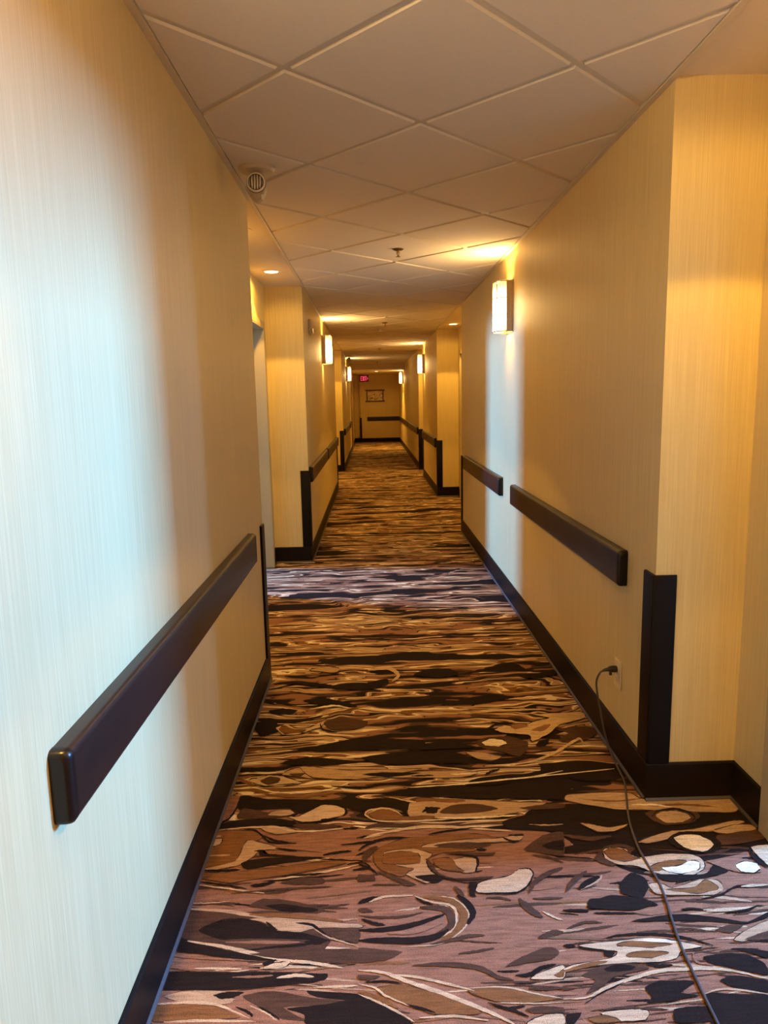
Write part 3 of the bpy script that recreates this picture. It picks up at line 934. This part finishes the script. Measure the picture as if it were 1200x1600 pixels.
# ------------------------------------------------------------------ guest rooms that throw the daylight
def room(side, y0, y1, wy0, wy1, nwin):
    sx = 1 if side == 'R' else -1
    xa = (ARX+TH) if side == 'R' else (ALX-TH)
    xb = WRX if side == 'R' else WLX
    lo, hi = min(xa, xb), max(xa, xb); HR = 2.5
    wz0, wz1 = 1.70, 2.46
    bm = BM()
    box(bm, lo, hi, y0-0.12, y0, 0, HR); box(bm, lo, hi, y1, y1+0.12, 0, HR)
    w0, w1 = (hi, hi+0.15) if side == 'R' else (lo-0.15, lo)
    box(bm, w0, w1, y0-.12, wy0, 0, HR); box(bm, w0, w1, wy1, y1+.12, 0, HR)
    box(bm, w0, w1, wy0, wy1, 0, wz0); box(bm, w0, w1, wy0, wy1, wz1, HR)
    # room face of the corridor wall above and beside its alcove
    struct('wall_%s_room' % ('right' if side == 'R' else 'left'), bm, M_ROOM)
    bm = BM(); box(bm, lo, hi, y0, y1, HR, HR+0.1); struct('ceiling', bm, M_ROOM)
    bm = BM(); box(bm, lo, hi, y0, y1, -0.1, 0); struct('floor', bm, M_RFLOOR)
    bm = BM(); f = 0.05
    box(bm, w0+.04, w1-.04, wy0, wy0+f, wz0, wz1); box(bm, w0+.04, w1-.04, wy1-f, wy1, wz0, wz1)
    box(bm, w0+.04, w1-.04, wy0+f, wy1-f, wz0, wz0+f); box(bm, w0+.04, w1-.04, wy0+f, wy1-f, wz1-f, wz1)
    wf = struct('window_%d' % nwin, bm, M_WFRAME)
    bm = BM(); box(bm, (w0+w1)/2-.003, (w0+w1)/2+.003, wy0+f, wy1-f, wz0+f, wz1-f); mesh('window_pane', bm, M_PANE, wf)
room('R', -0.5, 3.2, 1.62, 2.64, 1)
room('L', 4.98, 8.2, 6.12, 6.94, 2)

# ------------------------------------------------------------------ handrails
RZ0, RZ1, RT = 0.722, 0.860, 0.036
def rail_profile(t, z0, z1, r):
    pts = [(0, z0)]
    for k in range(5):
        a = -math.pi/2 + k*math.pi/8; pts.append((t-r+r*math.cos(a), z0+r+r*math.sin(a)))
    for k in range(5):
        a = k*math.pi/8; pts.append((t-r+r*math.cos(a), z1-r+r*math.sin(a)))
    pts.append((0, z1)); return pts
def rail(name_axis, wall, out, a, b, label):
    """handrail along y (or x) on the plane wall, standing out on side out"""
    L_ = b-a; cl = 0.022
    at = (wall, (a+b)/2, 0) if name_axis == 'y' else ((a+b)/2, wall, 0)
    t = thing('handrail', label, 'handrail', at, 0, 'handrails along the corridor walls')
    bm = BM()
    prism(bm, [(out*p, z) for p, z in rail_profile(RT, RZ0, RZ1, 0.014)], name_axis, -L_/2+cl, L_/2-cl)
    mesh('rail_body', bm, M_RAIL, t, smooth=True)
    for s in (-1, 1):
        bm = BM()
        for q, (off, gr) in enumerate(((0, 0.0), (0.012, 0.0), (0.019, 0.003), (0.022, 0.009))): pass
        secs = [(cl, 0.0008), (0.010, 0.0008), (0.004, -0.002), (0.001, -0.006), (0.0, -0.012)]
        rings = []
        for off, gr in secs:
            P = rail_profile(RT+gr, RZ0-gr, RZ1+gr, 0.016)
            u = s*(L_/2-off)
            rings.append([bm.verts.new((out*p, u, z) if name_axis == 'y' else (u, out*p, z)) for p, z in P])
        fs = [bm.faces.new(rings[0]), bm.faces.new(rings[-1])]
        for A, B in zip(rings, rings[1:]):
            n = len(A)
            for k in range(n): fs.append(bm.faces.new((A[k], A[(k+1) % n], B[(k+1) % n], B[k])))
        bmesh.ops.recalc_face_normals(bm, faces=fs)
        mesh('end_cap', bm, M_CAP, t, smooth=True)
    return t
rail('y', XL, 1, 1.160, 3.205, 'long dark brown handrail on the near left wall, its blunt end close to the viewer')
rail('y', XR, -1, 2.640, 4.795, 'dark brown handrail on the near right wall, just above the plugged-in cord')
rail('y', XR, -1, 5.235, 7.300, 'dark brown handrail on the near right wall, starting under the big wall light')
rail('y', XL, 1, 6.42, 8.73, 'brown handrail beside the corner guard on the second left wall section')
rail('y', XL, 1, 8.86, 11.60, 'brown handrail under the first left wall light, at the far end of that wall section')
rail('y', XL, 1, 14.90, 18.05, 'small distant brown handrail under the second left wall light')
rail('y', XL, 1, 18.30, 20.50, 'farthest brown handrail on the left, before the brown door')
rail('y', XR, -1, 10.63, 13.26, 'short brown handrail on the narrow second right wall section')
rail('y', XR, -1, 14.72, 18.40, 'distant brown handrail on the third right wall section, behind its corner guard')
rail('y', XR, -1, 18.55, 24.30, 'farthest brown handrail on the right, running up to the end wall')
rail('x', YE, -1, -0.135, XR, 'black handrail across the far end wall under the framed picture')

# ------------------------------------------------------------------ corner guards
GZ0, GZ1 = BH, 0.834
def guard(x, y, ox, oy, label, lx=0.072, ly=0.085, t=0.011):
    """L guard wrapped round the wall corner (x,y); ox, oy point away from the wall on each side"""
    bm = BM()
    r = 0.012
    # outline in local coordinates, outside corner at (ox*t, oy*t)
    pts = [(0, 0), (-ox*lx, 0), (-ox*lx, oy*t*0.55), (-ox*(lx-0.004), oy*t)]
    for k in range(6):
        a = k/5*math.pi/2
        pts.append((ox*(t-r) + ox*r*math.sin(a), oy*(t-r) + oy*r*math.cos(a)))
    pts += [(ox*t, -oy*(ly-0.004)), (ox*t*0.55, -oy*ly), (0, -oy*ly)]
    lo = [bm.verts.new((a, b, GZ0)) for a, b in pts]; mid = [bm.verts.new((a, b, GZ1-0.004)) for a, b in pts]
    top = [bm.verts.new((a*0.8 if abs(a) < 0.02 else a, b*0.8 if abs(b) < 0.02 else b, GZ1)) for a, b in pts]
    fs = [bm.faces.new(lo), bm.faces.new(top)]; n = len(pts)
    for A, B in ((lo, mid), (mid, top)):
        for k in range(n): fs.append(bm.faces.new((A[k], A[(k+1) % n], B[(k+1) % n], B[k])))
    bmesh.ops.recalc_face_normals(bm, faces=fs)
    o = mesh('corner_guard', bm, M_GUARD, None, (x, y, 0), smooth=True)
    return tag(o, label, 'corner guard', 'black corner guards on the wall corners')
guard(XR, 2.371, -1, -1, 'big black corner guard on the nearest right corner, beside the outlet')
guard(XR, 7.672, -1, 1, 'thin edge of a black corner guard at the far end of the near right wall')
guard(XR, 10.50, -1, -1, 'black corner guard on the second right corner, beside a short handrail')
guard(XR, 13.37, -1, 1, 'sliver of black corner guard on the far edge of the narrow right wall section')
guard(XR, 14.55, -1, -1, 'small black corner guard on the farthest right corner')
guard(XL, 3.612, 1, 1, 'black corner guard seen edge-on at the end of the near left wall')
guard(XL, 6.354, 1, -1, 'black corner guard on the left corner beyond the daylit alcove')
guard(XL, 11.70, 1, 1, 'sliver of black corner guard at the end of the second left wall section')
guard(XL, 14.50, 1, -1, 'small black corner guard on the distant left corner under the second left wall light')
guard(-0.372, YE, -1, -1, 'thin black corner guard on the far end wall, left of the black handrail', lx=0.05, ly=0.05)

# ------------------------------------------------------------------ wall lights
SZ0, SZ1, SW = 1.880, 2.213, 0.215
def build_sconce():
    """local frame: wall plane x = 0, light stands out to +x, centred on y, z real height"""
    t = thing('wall_light', '', 'wall light', (0, 0, 0), 0, 'wall lights along the corridor')
    bm = BM(); box(bm, 0, 0.005, -SW/2-0.008, SW/2+0.008, SZ0-0.004, SZ1+0.004, 0.001, 1); mesh('back_plate', bm, M_METAL, t)
    sd = 0.046
    for s in (-1, 1):
        bm = BM(); y = s*SW/2
        box(bm, 0.005, sd, min(y, y-s*0.004), max(y, y-s*0.004), SZ0, SZ1, 0.001, 1)
        mesh('side_panel', bm, M_BRONZE, t)
    bulge, n = 0.072, 16
    arc = lambda k, e=0.0: (sd + (bulge+e)*math.sin(math.pi*k/n)**0.75, -(SW/2-0.005+e)*math.cos(math.pi*k/n))
    bm = BM()
    pts = [arc(k) for k in range(n+1)]
    prism(bm, pts, 'z', SZ0+0.004, SZ1-0.004)
    mesh('glass_shade', bm, M_GLASS, t, smooth=True)
    bm = BM()
    for z in (SZ0+0.004, SZ0+(SZ1-SZ0)/3, SZ0+2*(SZ1-SZ0)/3, SZ1-0.004):
        path = [(*arc(k, 0.0015), z) for k in range(n+1)]
        tube(bm, path, 0.0034, 6)
    for k in (4.2, n-4.2):
        p = (sd + (bulge+0.0015)*math.sin(math.pi*k/n)**0.75, -(SW/2-0.0035)*math.cos(math.pi*k/n))
        tube(bm, [(*p, SZ0), (*p, SZ1)], 0.0030, 6)
    mesh('grille', bm, M_BAR, t, smooth=True)
    for nm, z, rx in (('slot_light_up', SZ1-0.06, math.pi), ('slot_light_down', SZ0+0.06, 0)):
        l = bpy.data.lights.new(nm, 'AREA'); l.shape = 'RECTANGLE'; l.size = 0.030; l.size_y = 0.14
        l.energy = P_SCONCE_SLOT; l.color = WARM; l.spread = math.radians(110)
        o = bpy.data.objects.new(nm, l); C.objects.link(o); o.location = (0.024, 0, z); o.rotation_euler = (rx, 0, 0); o.parent = t
    l = bpy.data.lights.new('open_top_light', 'AREA'); l.shape = 'RECTANGLE'; l.size = 0.085; l.size_y = 0.18
    l.energy = P_SCONCE_UP; l.color = (1.0, 0.62, 0.22)
    o = bpy.data.objects.new('open_top_light', l); C.objects.link(o); o.location = (0.072, 0, SZ1+0.012); o.rotation_euler = (math.pi, math.radians(48), 0); o.parent = t
    return t
S0 = build_sconce()
def place_sconce(side, y, label, first=[True]):
    o = S0 if first[0] else copy_tree(S0); first[0] = False
    o.location = (XR if side == 'R' else XL, y, 0); o.rotation_euler = (0, 0, math.pi if side == 'R' else 0)
    o['label'] = label
    return o
place_sconce('R', 5.005, 'biggest lit wall light, on the near right wall above the two handrails')
place_sconce('L', 8.82, 'lit wall light on the second left wall section, largest on the left')
place_sconce('R', 12.94, 'lit wall light on the narrow second right wall section, next to the bright alcove')
place_sconce('L', 17.15, 'small distant lit wall light on the left, near the exit sign')
place_sconce('R', 21.25, 'smallest lit wall light, far right beside the end wall')
o = place_sconce('L', 0.83, 'lit wall light on the near left wall, just out of view to the left')
b_ = place_sconce('R', -3.1, 'lit wall light on the right wall behind the viewer')
for oo in (o, b_):                        # two out-of-view lights, boosted to brighten the near ceiling and upper wall
    for ch in oo.children:
        if ch.type == 'LIGHT': ch.data = ch.data.copy(); ch.data.energy *= 4.2

# ------------------------------------------------------------------ recessed downlights
def build_downlight():
    t = thing('downlight', '', 'downlight', (0, 0, 0), 0, 'recessed downlights')
    bm = BM(); lathe(bm, [(0.060, 0.0), (0.078, 0.0), (0.078, -0.004), (0.062, -0.006), (0.060, -0.001)], (0, 0, 0), 32, ring=True); 
    mesh('trim_ring', bm, M_TRIM, t, smooth=True)
    bm = BM(); lathe(bm, [(0.0, -0.0015), (0.052, -0.0015), (0.052, -0.004), (0.046, -0.0055), (0.0, -0.0075)], (0, 0, 0), 32)
    mesh('lamp_lens', bm, M_LENS, t, smooth=True)
    bm = BM(); lathe(bm, [(0.0525, -0.001), (0.0595, -0.001), (0.0595, -0.0045), (0.0525, -0.0045)], (0, 0, 0), 32, ring=True)
    mesh('reflector', bm, M_CANIN, t, smooth=True)
    l = bpy.data.lights.new('downlight_beam', 'SPOT'); l.energy = P_DOWN; l.color = WARM
    l.spot_size = math.radians(106); l.spot_blend = 0.10; l.shadow_soft_size = 0.035
    o = bpy.data.objects.new('downlight_beam', l); C.objects.link(o); o.location = (0, 0, -0.012); o.parent = t
    l = bpy.data.lights.new('downlight_spill', 'SPOT'); l.energy = P_DOWN_WIDE; l.color = WARM
    l.spot_size = math.radians(172); l.spot_blend = 0.25; l.shadow_soft_size = 0.045
    o = bpy.data.objects.new('downlight_spill', l); C.objects.link(o); o.location = (0, 0, -0.012); o.parent = t
    return t
D0 = build_downlight()
def place_downlight(x, y, z, label, first=[True]):
    o = D0 if first[0] else copy_tree(D0); first[0] = False
    o.location = (x, y, z); o['label'] = label
    return o
place_downlight(-0.728, 5.62, H, 'bright downlight in the left alcove ceiling, over the open door')
place_downlight(-0.735, 4.28, H, 'downlight in the left alcove ceiling, nearly hidden behind the near left wall')
place_downlight(1.118, 9.76, H, 'bright downlight in the second right alcove ceiling')
place_downlight(1.118, 8.41, H, 'nearer downlight in the second right alcove ceiling, hidden behind the wall')
place_downlight(1.118, 1.63, H, 'downlight in the nearest right alcove ceiling, just above the view')
place_downlight(1.118, 0.28, H, 'downlight in the nearest right alcove ceiling, beside the viewer')
place_downlight(-0.735, 13.76, H, 'distant downlight in the second left alcove ceiling')
place_downlight(-0.735, 12.44, H, 'nearer downlight in the second left alcove ceiling')
place_downlight(1.118, 13.96, H, 'distant downlight in the third right alcove ceiling')
end_lamp = place_downlight(0.18, 21.46, SOF_Z, 'tiny downlight in the lowered ceiling before the end wall')

for ch in end_lamp.children:               # raised above the other downlights to brighten the end wall
    if ch.type == 'LIGHT': ch.data = ch.data.copy(); ch.data.energy *= P_END
# ------------------------------------------------------------------ ceiling fittings
def sprinkler(x, y, label, z=H):
    t = thing('sprinkler', label, 'sprinkler', (x, y, z-0.007), 0, 'ceiling sprinklers')
    bm = BM(); lathe(bm, [(0.0, 0), (0.036, 0), (0.036, -0.004), (0.026, -0.010), (0.014, -0.012), (0.0, -0.012)], (0, 0, 0), 28); mesh('escutcheon', bm, M_BRASS, t, smooth=True)
    bm = BM(); lathe(bm, [(0.0, -0.012), (0.008, -0.012), (0.0065, -0.026), (0.004, -0.034), (0.0, -0.046)], (0, 0, 0), 16)
    for s in (-1, 1): tube(bm, [(s*0.007, 0, -0.014), (s*0.011, 0, -0.024), (s*0.009, 0, -0.036), (s*0.001, 0, -0.045)], 0.0018, 6)
    mesh('frame_arms', bm, M_BRASS, t, smooth=True)
    bm = BM(); lathe(bm, [(0.0, -0.0455), (0.006, -0.0455), (0.0155, -0.048), (0.0155, -0.0495), (0.0, -0.0485)], (0, 0, 0), 24); mesh('deflector', bm, M_BRASS, t, smooth=True)
sprinkler(0.199, 4.846, 'nearest brass sprinkler head hanging from the ceiling tiles')
sprinkler(0.198, 9.356, 'sprinkler head in mid corridor, just before the round smoke detector')
sprinkler(0.185, 14.08, 'distant sprinkler head beyond the smoke detector')
sprinkler(0.190, 19.05, 'farthest tiny sprinkler head, near the exit sign')

t = thing('smoke_detector', 'round ivory smoke detector on the ceiling behind the second sprinkler', 'smoke detector', (0.168, 10.18, H-0.007))
bm = BM(); lathe(bm, [(0.0, 0), (0.052, 0), (0.052, -0.012), (0.046, -0.016), (0.0, -0.016)], (0, 0, 0), 32); mesh('mounting_base', bm, M_WHITEP, t, smooth=True)
bm = BM(); lathe(bm, [(0.0, -0.016), (0.034, -0.016), (0.034, -0.024), (0.043, -0.026), (0.042, -0.040), (0.028, -0.048), (0.0, -0.050)], (0, 0, 0), 32); mesh('sensor_head', bm, M_WHITEP, t, smooth=True)

def emergency_lamp(x, y, label, rotz=0.0):
    t = thing('emergency_light', label, 'emergency light', (x, y, H-0.007), rotz, 'emergency lamps on the ceiling')
    bm = BM(); lathe(bm, [(0.0, 0), (0.075, 0), (0.075, -0.006), (0.066, -0.016), (0.03, -0.020), (0.0, -0.020)], (0, 0, 0), 40); mesh('ceiling_plate', bm, M_WHITEP, t, smooth=True)
    bm = BM(); lathe(bm, [(0.011, -0.018), (0.010, -0.034), (0.014, -0.040), (0.0, -0.044)], (0.012, 0, 0), 20); mesh('swivel_stem', bm, M_WHITEP, t, smooth=True)
    # lamp head: rounded housing that hangs below the lens and tapers to the back
    bm = BM(); secs = []
    for yy, r, dz, hh in ((-0.034, 0.036, 0.0, 1.75), (-0.026, 0.040, 0.0, 1.8), (0.0, 0.041, 0.0, 1.8), (0.030, 0.036, 0.0, 1.7), (0.048, 0.024, 0.0, 1.5), (0.054, 0.010, 0.0, 1.4)):
        ring = []
        for k in range(28):
            a = 2*math.pi*k/28; zz = math.sin(a)
            ring.append(bm.verts.new((r*math.cos(a)*(1 if zz > 0 else (1-0.18*abs(zz)**2)), yy, -0.068 + dz + (r*zz if zz > 0 else r*zz*hh))))
        secs.append(ring)
    fs = [bm.faces.new(secs[0]), bm.faces.new(secs[-1])]
    for A, B in zip(secs, secs[1:]):
        for k in range(28): fs.append(bm.faces.new((A[k], A[(k+1) % 28], B[(k+1) % 28], B[k])))
    bmesh.ops.recalc_face_normals(bm, faces=fs)
    hd = mesh('lamp_head', bm, M_WHITEP, t, smooth=True)
    bm = BM(); lathe(bm, [(0.031, -0.034), (0.038, -0.034), (0.039, -0.042), (0.036, -0.047), (0.031, -0.047)], (0, 0, -0.068), 36, 'y', ring=True); mesh('bezel', bm, M_BEZEL, hd, smooth=True)
    bm = BM(); lathe(bm, [(0.0385, -0.0335), (0.0402, -0.0335), (0.0402, -0.0375), (0.0385, -0.0375)], (0, 0, -0.068), 36, 'y', ring=True); lathe(bm, [(0.0290, -0.046), (0.0318, -0.046), (0.0318, -0.0478), (0.0290, -0.0478)], (0, 0, -0.068), 36, 'y', ring=True); mesh('gasket', bm, M_SLOT, hd, smooth=True)
    bm = BM(); lathe(bm, [(0.0, -0.030), (0.031, -0.036), (0.031, -0.041), (0.024, -0.046), (0.012, -0.048), (0.0, -0.0485)], (0, 0, -0.068), 36, 'y'); mesh('lens', bm, M_LAMPLENS, hd, smooth=True)
    bm = BM(); box(bm, 0.018, 0.029, -0.042, -0.026, -0.134, -0.114, 0.003, 2); mesh('indicator_clip', bm, M_BEZEL, hd)
emergency_lamp(-0.452, 3.17, 'round-lensed emergency lamp hanging from the ceiling tiles over the near left wall')
emergency_lamp(-0.470, 16.35, 'tiny dark emergency lamp at the ceiling edge above the second left wall light')

t = thing('fire_alarm', 'small ivory alarm strobe high on the second left wall section', 'fire alarm', (XL, 6.98, 2.137))
bm = BM(); box(bm, 0, 0.022, -0.055, 0.055, -0.068, 0.068, 0.004, 2); mesh('housing', bm, M_WHITEP, t)
bm = BM(); box(bm, 0.022, 0.045, -0.035, 0.035, -0.055, -0.012, 0.006, 2); mesh('strobe_lens', bm, M_CHROME, t)

# ------------------------------------------------------------------ exit sign
t = thing('exit_sign', 'glowing red EXIT sign on the far end wall below the ceiling', 'sign', (-0.212, YE, 2.140))
bm = BM(); box(bm, -0.150, 0.150, -0.045, 0, -0.110, 0.115, 0.004, 2); mesh('housing', bm, M_EXITH, t)
bm = BM(); box(bm, -0.140, 0.140, -0.0465, -0.045, -0.098, 0.100); face = mesh('sign_face', bm, M_EXITF, t)
def letters():
    bm = BM(); y0, y1 = -0.050, -0.0465; z0, z1 = -0.072, 0.076; st = 0.013
    def bar(x0, x1, za, zb): box(bm, x0, x1, y0, y1, za, zb)
    def diag(xa, xb, za, zb, w=0.008):
        d = Vector((xb-xa, zb-za)).normalized(); n = Vector((-d.y, d.x))*w
        prism(bm, [(xa+n.x, za+n.y), (xb+n.x, zb+n.y), (xb-n.x, zb-n.y), (xa-n.x, za-n.y)], 'y', y0, y1)
    x = -0.112                                   # E
    bar(x, x+st, z0, z1); bar(x+st, x+0.05, z1-st, z1); bar(x+st, x+0.044, 0.002-st/2, 0.002+st/2); bar(x+st, x+0.05, z0, z0+st)
    x = -0.054; diag(x+0.006, x+0.050, z0, z1); diag(x+0.006, x+0.050, z1, z0)     # X
    x = 0.010; bar(x, x+st, z0, z1)              # I
    x = 0.034; bar(x, x+0.056, z1-st, z1); bar(x+0.0195, x+0.0365, z0, z1-st)   # T
    diag(0.104, 0.128, 0.036, 0.002, 0.007); diag(0.104, 0.128, -0.032, 0.002, 0.007)  # chevron
    return bm
mesh('lettering', letters(), M_EXITL, face)

# ------------------------------------------------------------------ framed picture on the end wall
t = thing('framed_picture', 'dark framed brown and cream picture on the far end wall', 'picture', (0.145, YE, 1.562))
bm = BM(); box(bm, -0.255, 0.255, -0.020, 0, -0.160, 0.160); mesh('canvas', bm, M_PIC, t)
for z in (-0.182, 0.182):
    bm = BM(); box(bm, -0.325, 0.325, -0.034, 0, z-0.022, z+0.022, 0.004, 1); mesh('frame_rail', bm, M_PICF, t)
for x in (-0.268, 0.268):
    bm = BM(); box(bm, x-0.018, x+0.018, -0.028, 0, -0.160, 0.160, 0.003, 1); mesh('frame_stile', bm, M_PICF, t)

# ------------------------------------------------------------------ outlet and cord
t = thing('power_outlet', 'ivory duplex outlet low on the near right wall', 'outlet', (XR, 2.700, 0.348))
bm = BM(); box(bm, -0.006, 0, -0.037, 0.037, -0.058, 0.058, 0.003, 2); mesh('cover_plate', bm, M_IVORY, t)
for z in (-0.0205, 0.0205):
    bm = BM(); prism(bm, [(0.0165*math.cos(a)*1.0, z+max(-0.0125, min(0.0125, 0.0165*math.sin(a)))) for a in [2*math.pi*k/24 for k in range(24)]], 'x', -0.0085, -0.006)
    r = mesh('receptacle', bm, M_IVORY, t)
    bm = BM()
    box(bm, -0.0088, -0.0085, -0.0075, -0.0055, z-0.001, z+0.008); box(bm, -0.0088, -0.0085, 0.0055, 0.0075, z, z+0.007)
    lathe(bm, [(0.0026, -0.0088), (0.0026, -0.0085)], (0, 0, z-0.0065), 12, 'x')
    mesh('slots', bm, M_SLOT, r)

t = thing('extension_cord', 'thin dark extension cord plugged into the outlet and trailing over the carpet', 'cord', (XR-0.0088, 2.700, 0))
ox, oy = XR-0.0088, 2.700
bm = BM(); pz = 0.3685
pts = [(-0.0002, 0, pz), (-0.006, 0, pz), (-0.008, 0, pz), (-0.022, 0, pz), (-0.030, 0.0, pz-0.0005), (-0.034, 0, pz-0.001), (-0.046, 0, pz-0.003), (-0.056, 0.001, pz-0.007)]
tube(bm, pts, [0.013, 0.0135, 0.014, 0.0130, 0.011, 0.0085, 0.0065, 0.0045], 16)
mesh('plug', bm, M_PLUG, t, smooth=True)
bm = BM(); box(bm, -0.030, -0.018, -0.0055, 0.0055, pz-0.026, pz-0.010, 0.004, 2); mesh('grip_tab', bm, M_PLUG, t)
CR = 0.0042
W = [(ox-0.055, 2.701, pz-0.0066), (0.888, 2.702, 0.352), (0.876, 2.703, 0.318), (0.880, 2.700, 0.265), (0.893, 2.690, 0.185), (0.905, 2.665, 0.105),
     (0.921, 2.630, 0.040), (0.931, 2.580, CR+0.004), (0.925, 2.50, CR), (0.903, 2.417, CR), (0.868, 2.300, CR), (0.846, 2.210, CR), (0.829, 2.100, CR), (0.826, 2.018, CR), (0.828, 1.930, CR),
     (0.818, 1.850, CR), (0.802, 1.769, CR), (0.787, 1.680, CR), (0.781, 1.610, CR), (0.774, 1.513, CR), (0.770, 1.441, CR), (0.762, 1.30, CR), (0.775, 1.05, CR), (0.82, 0.70, CR), (0.86, 0.30, CR)]
bm = BM(); tube(bm, [(p.x-ox, p.y-oy, p.z) for p in catmull(W, 10)], CR, 10)
mesh('cable', bm, M_CORD, t, smooth=True)
